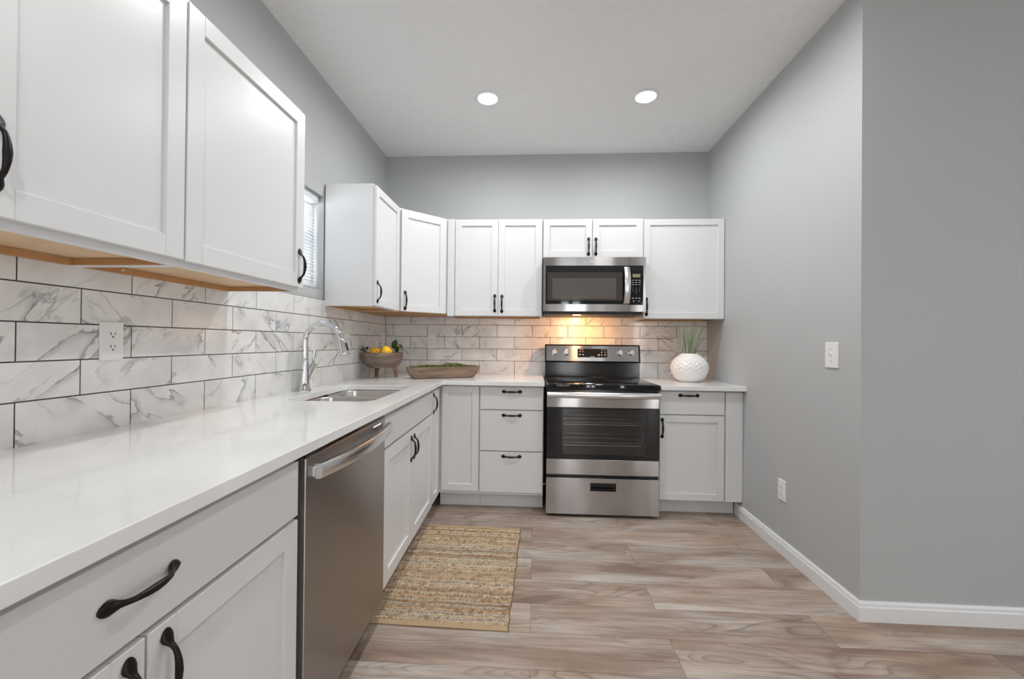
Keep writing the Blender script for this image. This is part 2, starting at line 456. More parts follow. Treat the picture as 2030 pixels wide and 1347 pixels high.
# baseboards with a stepped top
def baseprof(bm, run, axis, h=0.0845, t=0.014):
    pass
bm = new_bm()
BP = [(0, 0), (0.014, 0), (0.014, 0.060), (0.011, 0.066), (0.010, 0.076), (0.006, 0.0845), (0, 0.0845)]
loft(bm, [[(W-a, y, z) for a, z in BP] for y in (-0.508, YR)]+[[(W-a, YR-a, z) for a, z in BP]], True, True, False)
struct('baseboard_right', bm, M_TRIM)
bm = new_bm()
loft(bm, [[(W-a, YR-a, z) for a, z in BP], [(XR, YR-a, z) for a, z in BP]])
struct('baseboard_return', bm, M_TRIM)

# window in the left wall
bm = new_bm()
fx0, fx1 = -0.15, -0.11
for a in ((WY0, WY0+0.045, WZ0, WZ1), (WY1-0.045, WY1, WZ0, WZ1), (WY0+0.045, WY1-0.045, WZ0, WZ0+0.045), (WY0+0.045, WY1-0.045, WZ1-0.045, WZ1), (WY0+0.045, WY1-0.045, 1.77, 1.80)):
    box(bm, fx0, fx1, a[0], a[1], a[2], a[3], 0.003)
w1 = struct('window_1', bm, M_TRIM)
bm = new_bm(); box(bm, -0.134, -0.130, WY0+0.045, WY1-0.045, WZ0+0.045, WZ1-0.045); obj('window_pane', bm, M_GLASS, w1)
# the blind hanging in it
bl = thing('window_blind', 'white slatted blind hanging lowered in the window over the worktop', 'blind', (-0.06, (WY0+WY1)/2, WZ0))
hw = (WY1-WY0)/2-0.012
bm = new_bm(); box(bm, -0.028, 0.028, -hw, hw, WZ1-WZ0-0.045, WZ1-WZ0-0.002, 0.006); obj('headrail', bm, M_BLIND, bl, 40)
bm = new_bm(); box(bm, -0.02, 0.02, -hw, hw, 0.012, 0.026, 0.004); obj('bottom_rail', bm, M_BLIND, bl, 40)
bm = new_bm()
zz = 0.045
while zz < WZ1-WZ0-0.06:
    c, s = math.cos(R(62)), math.sin(R(62))
    loft(bm, [[(-0.0125*c*q, y, zz-0.0125*s*q + 0.0015*(1-q*q)) for q in (-1, -0.5, 0, 0.5, 1)] + [(-0.0125*c*q-0.0008, y, zz-0.0125*s*q + 0.0015*(1-q*q)) for q in (1, 0.5, 0, -0.5, -1)] for y in (-hw+0.003, hw-0.003)])
    zz += 0.0195
obj('slats', bm, M_BLIND, bl)
for y in (-hw*0.7, hw*0.7):
    bm = new_bm(); cyl(bm, (0.013, y, 0.02), (0.013, y, WZ1-WZ0-0.04), 0.0008, 6); obj('ladder_cord', bm, M_BLIND, bl)
al = bpy.data.lights.new('window_daylight', 'AREA'); al.shape = 'RECTANGLE'; al.size = 1.4; al.size_y = 1.2; al.energy = WINDOW_POWER; al.color = (0.96, 0.98, 1.0)
ao = bpy.data.objects.new('window_daylight', al); COL.objects.link(ao); ao.location = (-0.75, (WY0+WY1)/2, 1.95); ao.rotation_euler = (0, R(-78), 0)

# ------------------------------------------------------------------ ceiling lamps
def can(x, y, label):
    t_ = thing('recessed_ceiling_light', label, 'light', (x, y, H), 0, 'recessed ceiling lights')
    bm = new_bm(); lathe(bm, [(0.058, -0.0005), (0.082, -0.0005), (0.080, -0.006), (0.064, -0.010), (0.058, -0.004)], 40, cap0=False, cap1=False)
    obj('trim_ring', bm, M_TRIM, t_, 40)
    bm = new_bm(); lathe(bm, [(0.058, -0.0035), (0.040, -0.0055), (0.0005, -0.0062)], 32, cap0=False); obj('lens', bm, M_LAMP, t_, 60)
    return t_
can(0.965, -0.83, 'round recessed ceiling light glowing white, left one of the pair')
can(1.985, -0.81, 'round recessed ceiling light glowing white, right one, nearer the side wall')
for i, (x, y) in enumerate(((0.965, -1.76), (1.985, -1.76), (0.97, -3.7), (0.97, -5.5), (2.7, -5.5), (4.4, -5.5))):  # first row inferred from the bright right wall, rest added as unseen fill
    can(x, y, 'unseen round recessed ceiling light glowing white, added to light the room')

# ------------------------------------------------------------------ cabinet hardware and fronts
def handle_bm(bm, u, z, vert, y0):
    prof = [(-0.0710, 0.0030, 0.0015, 0.0024), (-0.0680, 0.0072, 0.0015, 0.0030), (-0.0620, 0.0112, 0.0018, 0.0040), (-0.0555, 0.0126, 0.0025, 0.0048),
            (-0.0500, 0.0104, 0.0042, 0.0054), (-0.0455, 0.0066, 0.0080, 0.0054), (-0.0415, 0.0050, 0.0135, 0.0050), (-0.0360, 0.0046, 0.0180, 0.0046), (-0.0280, 0.0050, 0.0212, 0.0046),
            (-0.0150, 0.0062, 0.0238, 0.0054), (0.0, 0.0070, 0.0246, 0.0060)]
    prof = prof + [(-s, w, h, t) for s, w, h, t in prof[-2::-1]]
    rings = []
    n = 12
    for s, w, h, t in prof:
        ring = []
        for k in range(n):
            a = 2*math.pi*k/n
            p, q = w*math.cos(a), max(t*math.sin(a)+h, 0.0)
            ring.append((u+p, y0-q, z+s) if vert else (u+s, y0-q, z+p))
        rings.append(ring)
    loft(bm, rings)
ST, RT = 0.056, 0.020     # stile width, front thickness
def shaker_bm(u0, u1, z0, z1, st=ST):
    bm = new_bm(); y0, y1, b = -RT, -0.0008, 0.0012
    box(bm, u0, u0+st, y0, y1, z0, z1, b, 1); box(bm, u1-st, u1, y0, y1, z0, z1, b, 1)
    box(bm, u0+st, u1-st, y0, y1, z0, z0+st, b, 1); box(bm, u0+st, u1-st, y0, y1, z1-st, z1, b, 1)
    box(bm, u0+st-0.002, u1-st+0.002, y0+0.0095, y1-0.002, z0+st-0.002, z1-st+0.002)
    return bm
def fronts(root, items):
    for it in items:
        kind, u0, u1, z0, z1 = it[:5]
        st = it[6] if len(it) > 6 else ST
        if kind == 'door': f = obj('door', shaker_bm(u0, u1, z0, z1, st), M_CAB, root)
        else:
            bm = new_bm(); box(bm, u0, u1, -RT, -0.0008, z0, z1, 0.0015)
            f = obj({'drawer': 'drawer_front', 'panel': 'filler_panel', 'false': 'false_front'}[kind], bm, M_CAB, root)
        h = it[5] if len(it) > 5 else None
        if h:
            bm = new_bm(); handle_bm(bm, h[1], h[2], h[0] == 'v', -RT); obj('handle', bm, M_HANDLE, f, 60)

def wall_cabinet(label, w, d, z0, z1, items, loc, rotz=0.0, outline=None, rail=True, group='white wall cabinets'):
    """local frame: front at y=0 facing -y, back at y=d, x from 0 to w"""
    root = thing('wall_cabinet', label, 'cabinet', (loc[0], loc[1], z0), rotz, group)
    h = z1-z0
    bm = new_bm(); rec = 0.020; e = 0.016
    if outline is None:
        box(bm, 0, e, 0.0, d, 0, h); box(bm, w-e, w, 0.0, d, 0, h); box(bm, e, w-e, 0, e, 0, h)
        box(bm, e, w-e, e, d, h-e, h); box(bm, e, w-e, d-0.006, d, rec, h-e)
        obj('carcass', bm, M_CAB, root)
        bm = new_bm(); box(bm, e, w-e, e, d-0.006, rec, rec+0.012); obj('bottom_panel', bm, M_MAPLE, root)
        if rail:
            bm = new_bm(); box(bm, e, w-e, d-0.016, d, 0.0, rec-0.0005); obj('hanging_rail', bm, M_RAIL, root)
            bm = new_bm(); box(bm, w-e-0.003, w-e, e+0.0005, d-0.0165, 0.001, rec-0.0005); obj('side_liner', bm, M_RAIL, root)
            bm = new_bm(); box(bm, e, e+0.003, e+0.0005, d-0.0165, 0.001, rec-0.0005); obj('side_liner', bm, M_RAIL, root)
    else:
        prism(bm, outline, 0.012, h); obj('carcass', bm, M_CAB, root)
        cx = sum(p[0] for p in outline)/len(outline); cy = sum(p[1] for p in outline)/len(outline)
        bm = new_bm(); prism(bm, [(cx+(p[0]-cx)*0.99, cy+(p[1]-cy)*0.99) for p in outline], 0.0, 0.0115); obj('bottom_panel', bm, M_RAIL, root)
    fronts(root, items)
    return root

HV = lambda u, z: ('v', u, z)
HH = lambda u, z: ('h', u, z)
# near left pair: local +x runs towards the back wall (+Y)
ND = 0.304
a0 = -2.4345
n1 = wall_cabinet('white wall cabinet nearest the camera, door cut by the picture edge', 0.438, ND, 1.393, 2.150,
    [('door', 0.004, 0.434, 0.018, 0.737, HV(0.030, 0.130))], (ND, a0-0.438, 0), R(90))
n2 = wall_cabinet('white wall cabinet beside the window, handle at its lower far corner', 0.590, ND, 1.393, 2.150,
    [('door', 0.003, 0.588, 0.016, 0.737, HV(0.556, 0.102))], (ND, a0, 0), R(90))
# screw in the rail of the second
bm = new_bm(); lathe(bm, [(0.006, 0), (0.006, 0.002), (0.002, 0.003)], 12); xform(bm, Matrix.Rotation(R(90), 4, 'X')); xform(bm, Matrix.Translation((0.12, ND-0.0165, 0.010)))
obj('screw', bm, M_STEELB, n2)
# narrow cabinet beyond the window
wall_cabinet('narrow white wall cabinet with blank side panel beyond the window', 0.455, 0.298, 1.403, 2.150,
    [('door', 0.006, 0.440, 0.004, 0.738, HV(0.030, 0.090), 0.050)], (0.298, -1.048, 0), R(90))
# diagonal corner cabinet
cd = 0.298
p0, p1 = (cd, -0.592), (0.598, -cd+0.006)
dv = Vector((p1[0]-p0[0], p1[1]-p0[1])); ang = math.atan2(dv.y, dv.x); dl = dv.length
inv = Matrix.Rotation(-ang, 2)
def loc_(x, y):
    q = inv @ Vector((x-p0[0], y-p0[1])); return (q.x, q.y)
outl = [loc_(*p) for p in (p0, p1, (0.598, -0.001), (0.001, -0.001), (0.001, -0.592))]
wall_cabinet('white corner wall cabinet with its door set on the diagonal', dl, 0.3, 1.400, 2.150,
    [('door', 0.022, dl-0.030, 0.006, 0.738, HV(0.052, 0.085), 0.052)], p0, ang, outl)
# back wall
UB = -0.292
wall_cabinet('white two-door wall cabinet left of the microwave', 0.738, 0.291, 1.390, 2.146,
    [('panel', 0.0, 0.056, 0.0, 0.756), ('door', 0.060, 0.395, 0.004, 0.752, HV(0.372, 0.100), 0.050), ('door', 0.398, 0.735, 0.004, 0.752, HV(0.427, 0.096), 0.050)], (0.601, UB, 0), 0)
wall_cabinet('short white two-door wall cabinet above the microwave', 0.762, 0.291, 1.842, 2.144,
    [('door', 0.004, 0.376, 0.004, 0.298, HV(0.349, 0.085), 0.050), ('door', 0.380, 0.758, 0.004, 0.298, HV(0.404, 0.085), 0.050)], (1.340, UB, 0), 0, rail=False)
wall_cabinet('wide single-door white wall cabinet right of the microwave', 0.600, 0.291, 1.377, 2.140,
    [('door', 0.003, 0.598, 0.004, 0.758, HV(0.024, 0.092), 0.046)], (2.1035, UB, 0), 0)

def base_cabinet(label, w, d, zt, items, loc, rotz=0.0, z0=0.114, kick=True, kl=0.0, kr=0.0):
    root = thing('base_cabinet', label, 'cabinet', (loc[0], loc[1], 0), rotz, 'white base cabinets')
    bm = new_bm(); e = 0.016
    box(bm, 0, e, e, d, z0, zt); box(bm, w-e, w, e, d, z0, zt); box(bm, 0, w, 0, e, z0, zt); box(bm, e, w-e, d-0.006, d, z0, zt); box(bm, e, w-e, e, d-0.006, z0, z0+e)
    obj('carcass', bm, M_CAB, root)
    bm = new_bm(); box(bm, kl, w-kr, 0.078, 0.094, 0.001, z0-0.0005); box(bm, kl, kl+e, 0.094, d, 0.001, z0-0.0005); box(bm, w-kr-e, w-kr, 0.094, d, 0.001, z0-0.0005)
    obj('toe_kick', bm, M_CAB, root)
    fronts(root, items)
    return root
# sink run: local x along the run, u=0 at the inner corner (.62,-.6) of the door faces
ct_, st_ = math.cos(TILT), math.sin(TILT)
def LR(u, back=0.0):
    """point on the carcass face line of the sink run at run position u (u<0 towards the camera)"""
    x, y = 0.62 - RT*ct_ - u*st_, -0.6 - RT*st_ + u*ct_
    return (x, y)
RZ = R(90)+TILT
ZTL = CT-0.0305
base_cabinet('white base cabinet nearest the camera, one wide drawer over two doors', 0.900, 0.565, ZTL,
    [('drawer', 0.003, 0.897, 0.722, 0.867, HH(0.440, 0.797)), ('door', 0.003, 0.4475, 0.122, 0.711, HV(0.418, 0.628)), ('door', 0.4525, 0.897, 0.122, 0.711, HV(0.486, 0.628))], LR(-2.738), RZ)
base_cabinet('white sink base cabinet, blank front over two doors beside the dishwasher', 0.924, 0.565, ZTL,
    [('false', 0.004, 0.916, 0.727, 0.860), ('door', 0.004, 0.448, 0.114, 0.714, HV(0.423, 0.618), 0.060), ('door', 0.453, 0.916, 0.114, 0.714, HV(0.480, 0.618), 0.060)], LR(-1.160), RZ)
base_cabinet('narrow white base cabinet door in the inner corner of the worktop run', 0.240, 0.565, ZTL,
    [('door', 0.004, 0.206, 0.120, 0.864, HV(0.024, 0.782), 0.050)], LR(-0.2345), RZ)
# back run
BY = -0.58
base_cabinet('white base cabinet with a tall plain shaker door in the corner', 0.295, 0.572, ZTL,
    [('door', 0.027, 0.291, 0.138, 0.876, None, 0.048)], (0.605, BY, 0))
base_cabinet('white three-drawer base cabinet left of the range', 0.450, 0.572, ZTL,
    [('drawer', 0.004, 0.446, 0.717, 0.875, HH(0.228, 0.843)), ('drawer', 0.004, 0.446, 0.427, 0.709, HH(0.228, 0.677)), ('drawer', 0.004, 0.446, 0.136, 0.419, HH(0.228, 0.389))], (0.901, BY, 0))
base_cabinet('white base cabinet right of the range, drawer over one door', 0.562, 0.572, CTR-0.0305,
    [('drawer', 0.006, 0.440, 0.706, 0.862, HH(0.200, 0.836)), ('door', 0.006, 0.440, 0.117, 0.698, HV(0.022, 0.610), 0.046), ('panel', 0.447, 0.561, 0.115, 0.860)], (2.1435, BY, 0), kr=0.016)

# ------------------------------------------------------------------ worktops
def slab(name, outer, holes, z0, z1, matl, label, cat):
    bm = new_bm()
    loops = []
    es = []
    for lp in [outer]+holes:
        vs = [bm.verts.new((x, y, z1)) for x, y in lp]
        loops.append(vs)
        es += [bm.edges.new((vs[i], vs[(i+1) % len(vs)])) for i in range(len(vs))]
    r_ = bmesh.ops.triangle_fill(bm, use_beauty=True, use_dissolve=False, edges=es)
    top = [f for f in r_['geom'] if isinstance(f, bmesh.types.BMFace)]
    low = {}
    for vs in loops:
        for v in vs: low[v] = bm.verts.new((v.co.x, v.co.y, z0))
    for f in top: bm.faces.new([low[v] for v in reversed(f.verts)])
    for vs in loops:
        for i in range(len(vs)):
            a, b_ = vs[i], vs[(i+1) % len(vs)]
            bm.faces.new((a, b_, low[b_], low[a]))
    o = obj(name, bm, matl)
    bv = o.modifiers.new('edge', 'BEVEL'); bv.width = 0.002; bv.segments = 2; bv.limit_method = 'ANGLE'; bv.angle_limit = R(40)
    return tag(o, label, cat)
SC = Vector((0.340, -1.350))       # sink centre
def rot2(p, a, c):
    x, y = p; return (c[0]+x*math.cos(a)-y*math.sin(a), c[1]+x*math.sin(a)+y*math.cos(a))
cut = [rot2(p, TILT, SC) for p in rrect(-0.205, 0.208, -0.345, 0.345, 0.075, 8)]
FX = lambda y: 0.648+0.0205*(-y-0.62)
slab('worktop', [(0.0008, -3.45), (FX(-3.45), -3.45), (FX(-0.64), -0.640), (1.356, -0.652), (1.356, -0.0008), (0.0008, -0.0008)], [cut[::-1]], CT-0.030, CT, M_QUARTZ,
     'long white quartz worktop with the sink, turning the corner to the range', 'countertop')
slab('worktop', [(2.1445, -0.650), (W-0.001, -0.650), (W-0.001, -0.0008), (2.1445, -0.0008)], [], CTR-0.030, CTR, M_QUARTZ,
     'short white quartz worktop right of the range, under the white vase', 'countertop')

# ------------------------------------------------------------------ sink and tap
sk = thing('kitchen_sink', 'stainless steel double-bowl sink set under the white worktop', 'sink', (SC.x, SC.y, CT-0.0305), TILT)
def basin(y0, y1, x0=-0.198, x1=0.200, dep=0.19):
    bm = new_bm(); rings = []
    for (ins, z, r_) in ((-0.012, -0.001, 0.075), (0.0, -0.001, 0.072), (0.003, -0.006, 0.072), (0.006, -dep+0.04, 0.070), (0.016, -dep+0.012, 0.064), (0.036, -dep, 0.05), (0.10, -dep-0.003, 0.02)):
        rings.append([(px, py, z) for px, py in rrect(x0+ins, x1-ins, y0+ins, y1-ins, r_, 6)])
    loft(bm, rings, True, False, True)
    o = obj('basin', bm, M_SINK, sk, 60)
    sm = o.modifiers.new('wall', 'SOLIDIFY'); sm.thickness = 0.0012; sm.offset = 1.0
    bm = new_bm(); lathe(bm, [(0.040, -dep+0.0005), (0.038, -dep+0.002), (0.030, -dep+0.001), (0.004, -dep-0.001)], 24, ((x0+x1)/2, (y0+y1)/2, 0)); obj('drain', bm, M_STEELB, sk, 50)
basin(-0.335, 0.030); basin(0.060, 0.335)
bm = new_bm(); box(bm, -0.185, 0.187, 0.0305, 0.0595, -0.007, -0.0025, 0.001); obj('divider', bm, M_SINK, sk)

fc = thing('kitchen_tap', 'tall chrome gooseneck kitchen tap standing behind the sink', 'faucet', (0.050, -1.345, CT), TILT)
bm = new_bm()
lathe(bm, [(0.033, 0.0005), (0.0325, 0.006), (0.0285, 0.020), (0.0240, 0.045), (0.0205, 0.085), (0.0188, 0.125), (0.0188, 0.158)], 32); obj('body', bm, M_CHROME, fc, 40)
bm = new_bm(); lathe(bm, [(0.0190, 0.1585), (0.0212, 0.161), (0.0212, 0.165), (0.0190, 0.168), (0.0212, 0.171), (0.0212, 0.175), (0.0170, 0.178)], 32); obj('collar', bm, M_CHROME, fc, 40)
bm = new_bm()
RG = 0.098
pts = [(0, 0, 0.178), (0, 0, 0.225), (0, 0, 0.258)] + [(RG-RG*math.cos(R(a)), 0, 0.265+RG*1.02*math.sin(R(a))) for a in range(0, 165, 8)]
last = Vector(pts[-1]); dirn = (Vector(pts[-1])-Vector(pts[-2])).normalized()
pts.append(tuple(last+dirn*0.012))
tube(bm, pts, 0.0150, 20); obj('spout', bm, M_CHROME, fc, 50)
q0 = Vector(pts[-1]); ax = Vector((0.25, 0, -1)).normalized()
rm = Matrix.Translation(q0) @ ax.to_track_quat('Z', 'X').to_matrix().to_4x4()
bm = new_bm(); lathe(bm, [(0.0158, 0.0), (0.0188, 0.003), (0.0188, 0.007), (0.0165, 0.010), (0.0190, 0.013), (0.0192, 0.018), (0.0215, 0.050), (0.0245, 0.085), (0.0250, 0.094), (0.0228, 0.097), (0.004, 0.095)], 28); xform(bm, rm)
obj('spray_head', bm, M_CHROME, fc, 40)
bm = new_bm(); box(bm, -0.006, 0.006, -0.003, 0.004, -0.022, 0.022, 0.002)
xform(bm, Matrix.Translation(q0+ax*0.052+Vector((0.0235, -0.002, 0.004))) @ Matrix.Rotation(R(-20), 4, 'Y') @ Matrix.Rotation(R(90), 4, 'Z')); obj('spray_button', bm, M_BLACK, fc)
bm = new_bm()
va, vb = Vector((0.006, 0.012, 0.055)), Vector((0.012, 0.060, 0.132))
tube(bm, [va, va.lerp(vb, 0.35), va.lerp(vb, 0.75), va.lerp(vb, 0.86), va.lerp(vb, 0.88), vb, vb+(vb-va).normalized()*0.012], [0.0095, 0.0135, 0.0185, 0.0200, 0.0185, 0.0200, 0.012], 20)
obj('valve', bm, M_CHROME, fc, 40)
bm = new_bm()
tube(bm, [vb+Vector((0, 0.003, 0.006)), vb+Vector((0, 0.006, 0.030)), vb+Vector((0.001, 0.009, 0.055)), vb+Vector((0.002, 0.013, 0.085))], [0.009, 0.0065, 0.0078, 0.0095], 16); obj('lever', bm, M_CHROME, fc, 50)

# ------------------------------------------------------------------ dishwasher
DU0, DU1 = -1.826, -1.166
dl_ = LR(DU0)
dw = thing('dishwasher', 'stainless steel dishwasher with a bowed bar handle under the worktop', 'dishwasher', (dl_[0], dl_[1], 0), RZ)
dwid = DU1-DU0
bm = new_bm(); box(bm, 0.006, dwid-0.004, 0.032, 0.56, 0.10, ZTL-0.004); obj('tub', bm, M_DARK, dw)
bm = new_bm(); box(bm, 0.006, dwid-0.004, 0.09, 0.105, 0.004, 0.099); obj('toe_kick', bm, M_DARK, dw)
bm = new_bm(); box(bm, 0.012, dwid-0.006, -0.026, 0.028, 0.088, 0.866, 0.003); dd = obj('door', bm, M_STEELD, dw)
bm = new_bm(); box(bm, 0.014, dwid-0.008, -0.022, 0.026, 0.8665, 0.872); obj('control_strip', bm, M_BLACK, dd)
bm = new_bm()
rings = []
for i in range(25):
    s = -1+2*i/24
    u = 0.012+dwid/2+s*0.305 - 0.006
    yo = -0.050-0.030*(1-s*s)
    ring = [(u, yo+0.013*a, 0.826+0.021*b_) for a, b_ in ((-0.6, -1), (0.6, -1), (1, -0.6), (1, 0.6), (0.6, 1), (-0.6, 1), (-1, 0.6), (-1, -0.6))]
    rings.append(ring)
loft(bm, rings); obj('handle', bm, M_STEELB, dd, 35)
for u in (0.016, dwid-0.050):
    bm = new_bm(); box(bm, u+0.006, u+0.032, -0.044, -0.0262, 0.812, 0.840, 0.003); obj('handle_bracket', bm, M_STEELB, dd)
bm = new_bm(); box(bm, 0.520, 0.600, -0.0268, -0.0262, 0.8465, 0.8505); obj('indicator_light', bm, M_LED, dd)

# ------------------------------------------------------------------ range
RX0, RX1 = 1.369, 2.135
rw = RX1-RX0
rg = thing('electric_range', 'freestanding stainless steel electric range with black glass cooktop and oven', 'stove', (RX0, 0, 0))
F = -0.655
bm = new_bm()
box(bm, 0.004, rw-0.004, -0.625, -0.03, 0.03, 0.28); box(bm, 0.004, rw-0.004, -0.16, -0.03, 0.28, 0.862)
box(bm, 0.004, 0.024, -0.625, -0.16, 0.28, 0.862); box(bm, rw-0.024, rw-0.004, -0.625, -0.16, 0.28, 0.862); box(bm, 0.024, rw-0.024, -0.625, -0.16, 0.82, 0.862)
obj('body', bm, M_BLACK, rg)
bm = new_bm(); box(bm, 0.025, rw-0.025, -0.60, -0.17, 0.2805, 0.285); box(bm, 0.025, 0.03, -0.60, -0.17, 0.285, 0.815); box(bm, rw-0.03, rw-0.025, -0.60, -0.17, 0.285, 0.815); box(bm, 0.03, rw-0.03, -0.17, -0.165, 0.285, 0.815)
obj('oven_cavity', bm, M_OVENIN, rg)
for z in (0.475, 0.62):
    bm = new_bm()
    for y in (-0.58, -0.50, -0.35, -0.2):
        cyl(bm, (0.032, y, z), (rw-0.032, y, z), 0.003, 8)
    for i in range(14):
        x = 0.06+i*(rw-0.12)/13
        cyl(bm, (x, -0.585, z+0.004), (x, -0.19, z+0.004), 0.0018, 6)
    obj('oven_rack', bm, M_STEELB, rg, 60)
for x, y in ((0.05, -0.60), (rw-0.05, -0.60), (0.05, -0.08), (rw-0.05, -0.08)):
    bm = new_bm(); lathe(bm, [(0.016, 0.0005), (0.016, 0.012), (0.009, 0.013), (0.009, 0.0295)], 16, (x, y, 0)); obj('leg', bm, M_BLACK, rg)
# drawer with a recessed pull
bm = new_bm()
DZ0, DZ1 = 0.022, 0.268
hx0, hx1, hz0, hz1 = 0.306, 0.472, 0.186, 0.233
for a in ((0.003, hx0, DZ0, DZ1), (hx1, rw-0.003, DZ0, DZ1), (hx0, hx1, DZ0, hz0), (hx0, hx1, hz1, DZ1)):
    box(bm, a[0], a[1], F, -0.628, a[2], a[3])
bmesh.ops.remove_doubles(bm, verts=bm.verts, dist=0.0002)
dr = obj('storage_drawer', bm, M_STEEL, rg)
bm = new_bm(); box(bm, hx0-0.004, hx1+0.004, F-0.0015, F-0.0002, hz0-0.004, hz0); box(bm, hx0-0.004, hx1+0.004, F-0.0015, F-0.0002, hz1, hz1+0.004); box(bm, hx0-0.004, hx0, F-0.0015, F-0.0002, hz0, hz1); box(bm, hx1, hx1+0.004, F-0.0015, F-0.0002, hz0, hz1)
box(bm, hx0, hx1, -0.636, -0.6285, hz0, hz1); box(bm, hx0+0.01, hx1-0.01, F+0.002, F+0.008, hz0+0.004, hz0+0.012)
obj('recessed_pull', bm, M_BLACK, dr)
# oven door
bm = new_bm(); box(bm, 0.003, rw-0.003, F, -0.628, 0.290, 0.396, 0.003); od = obj('oven_door', bm, M_STEEL, rg)
bm = new_bm(); box(bm, 0.003, rw-0.003, F, -0.628, 0.748, 0.856, 0.003); obj('upper_rail', bm, M_STEEL, od)
wx0, wx1, wz0, wz1 = 0.112, rw-0.098, 0.424, 0.738
bm = new_bm()
for a in ((0.003, wx0, 0.3965, 0.7475), (wx1, rw-0.003, 0.3965, 0.7475), (wx0, wx1, 0.3965, wz0), (wx0, wx1, wz1, 0.7475)):
    box(bm, a[0], a[1], F+0.001, -0.630, a[2], a[3])
obj('glass_surround', bm, M_BGLASS, od)
bm = new_bm(); box(bm, wx0, wx1, F+0.001, F+0.005, wz0, wz1); obj('oven_window', bm, M_OVENG, od)
bm = new_bm(); rings = []
for i in range(25):
    s = -1+2*i/24; u = rw/2+s*(rw/2-0.004); yo = F-0.030-0.018*(1-s*s)
    rings.append([(u, yo+0.014*math.cos(2*math.pi*k/16), 0.838+0.021*math.sin(2*math.pi*k/16)) for k in range(16)])
loft(bm, rings)
oh = obj('oven_handle', bm, M_STEELB, od, 45)
for u in (0.012, rw-0.040):
    bm = new_bm(); box(bm, u, u+0.028, F-0.020, F-0.0002, 0.824, 0.850, 0.004); obj('handle_bracket', bm, M_STEELB, od)
# cooktop
bm = new_bm(); box(bm, 0.0, rw, -0.662, -0.1055, 0.868, 0.9085, 0.006, 3); box(bm, 0.012, rw-0.012, -0.640, -0.1055, 0.858, 0.868); ck = obj('cooktop', bm, M_BGLASS, rg, 40)
for (x, y, r_) in ((0.19, -0.50, 0.115), (0.57, -0.50, 0.09), (0.19, -0.24, 0.075), (0.57, -0.24, 0.105)):
    bm = new_bm(); lathe(bm, [(r_-0.0015, 0.9086), (r_+0.0015, 0.9086), (r_+0.0015, 0.9089), (r_-0.0015, 0.9089)], 64, (x, y, 0), False, False); obj('burner_ring', bm, M_RING, ck)
bm = new_bm(); box(bm, 0.002, rw-0.002, -0.104, -0.03, 0.8625, 1.030); bp = obj('backguard', bm, M_BLACK, rg)
bm = new_bm(); loft(bm, [[(x, y, z) for y, z in ((-0.112, 1.0305), (-0.118, 1.040), (-0.088, 1.168), (-0.078, 1.176), (-0.035, 1.176), (-0.030, 1.0305))] for x in (0.0, rw)]); bk = obj('control_housing', bm, M_BLACK, rg)
# sloping steel face
tlt = math.atan2(0.030, 0.128)
cpm = Matrix.Translation((0, -0.1190, 1.040)) @ Matrix.Rotation(-tlt, 4, 'X')
bm = new_bm(); box(bm, 0.012, rw-0.012, -0.0025, 0.0004, 0.002, 0.129, 0.001); xform(bm, cpm); cpn = obj('control_panel', bm, M_STEEL, bk)
def P_panel(bm): xform(bm, cpm)
for (x, pz) in ((0.078, 0.072), (0.172, 0.072), (0.606, 0.072), (0.697, 0.072)):
    bm = new_bm(); lathe(bm, [(0.026, 0.0), (0.026, 0.003), (0.0225, 0.006), (0.0215, 0.020), (0.019, 0.0235), (0.002, 0.024)], 28)
    box(bm, -0.0045, 0.0045, -0.020, 0.020, 0.0235, 0.031, 0.002)
    xform(bm, Matrix.Translation((x, -0.0028, pz)) @ Matrix.Rotation(R(90), 4, 'X')); P_panel(bm); obj('knob', bm, M_STEELB, bk, 40)
bm = new_bm(); prism(bm, rrect(0.264, 0.502, 0.034, 0.104, 0.006, 4), -0.0042, -0.0026, 'Y'); P_panel(bm); ds = obj('display', bm, M_BGLASS, bk)
def mark(x0, x1, z0, z1):
    bm = new_bm(); box(bm, x0, x1, -0.0046, -0.00425, z0, z1); P_panel(bm); obj('printed_mark', bm, M_MARK, ds)
mark(0.278, 0.312, 0.0945, 0.0965); mark(0.454, 0.468, 0.0945, 0.0965); mark(0.472, 0.492, 0.0945, 0.0965)
for x in (0.283, 0.308): mark(x-0.005, x+0.006, 0.078, 0.081); mark(x-0.005, x+0.005, 0.052, 0.060)
for x in (0.458, 0.485): mark(x-0.006, x+0.006, 0.078, 0.080); mark(x-0.004, x+0.004, 0.071, 0.074); mark(x-0.005, x+0.005, 0.050, 0.058)
mark(0.427, 0.441, 0.048, 0.060); mark(0.366, 0.400, 0.038, 0.041)

# ------------------------------------------------------------------ microwave
MX0, MX1, MZ0, MZ1, MF = 1.3435, 2.0985, 1.4245, 1.8275, -0.405
mw_w = MX1-MX0; mh = MZ1-MZ0
mw = thing('microwave_oven', 'over-the-range stainless steel microwave with black glass door and keypad', 'microwave', (MX0, MF, MZ0))
fx = lambda px: (px-1077.8)/(1279.7-1077.8)*mw_w
fz = lambda py: (618.0-py)/(618.0-509.0)*mh
bm = new_bm(); box(bm, 0.004, mw_w-0.002, 0.030, 0.400, 0.0, mh-0.001); obj('case', bm, M_BLACK, mw)
bm = new_bm(); box(bm, 0.006, mw_w-0.03, 0.012, 0.395, -0.022, -0.0005); vb_ = obj('vent_base', bm, M_DARK, mw)
bm = new_bm(); box(bm, fx(1139), fx(1154), 0.030, 0.075, -0.026, -0.0225); obj('cooktop_lamp', bm, M_HOODLENS, vb_)
xs = fx(1246.7)
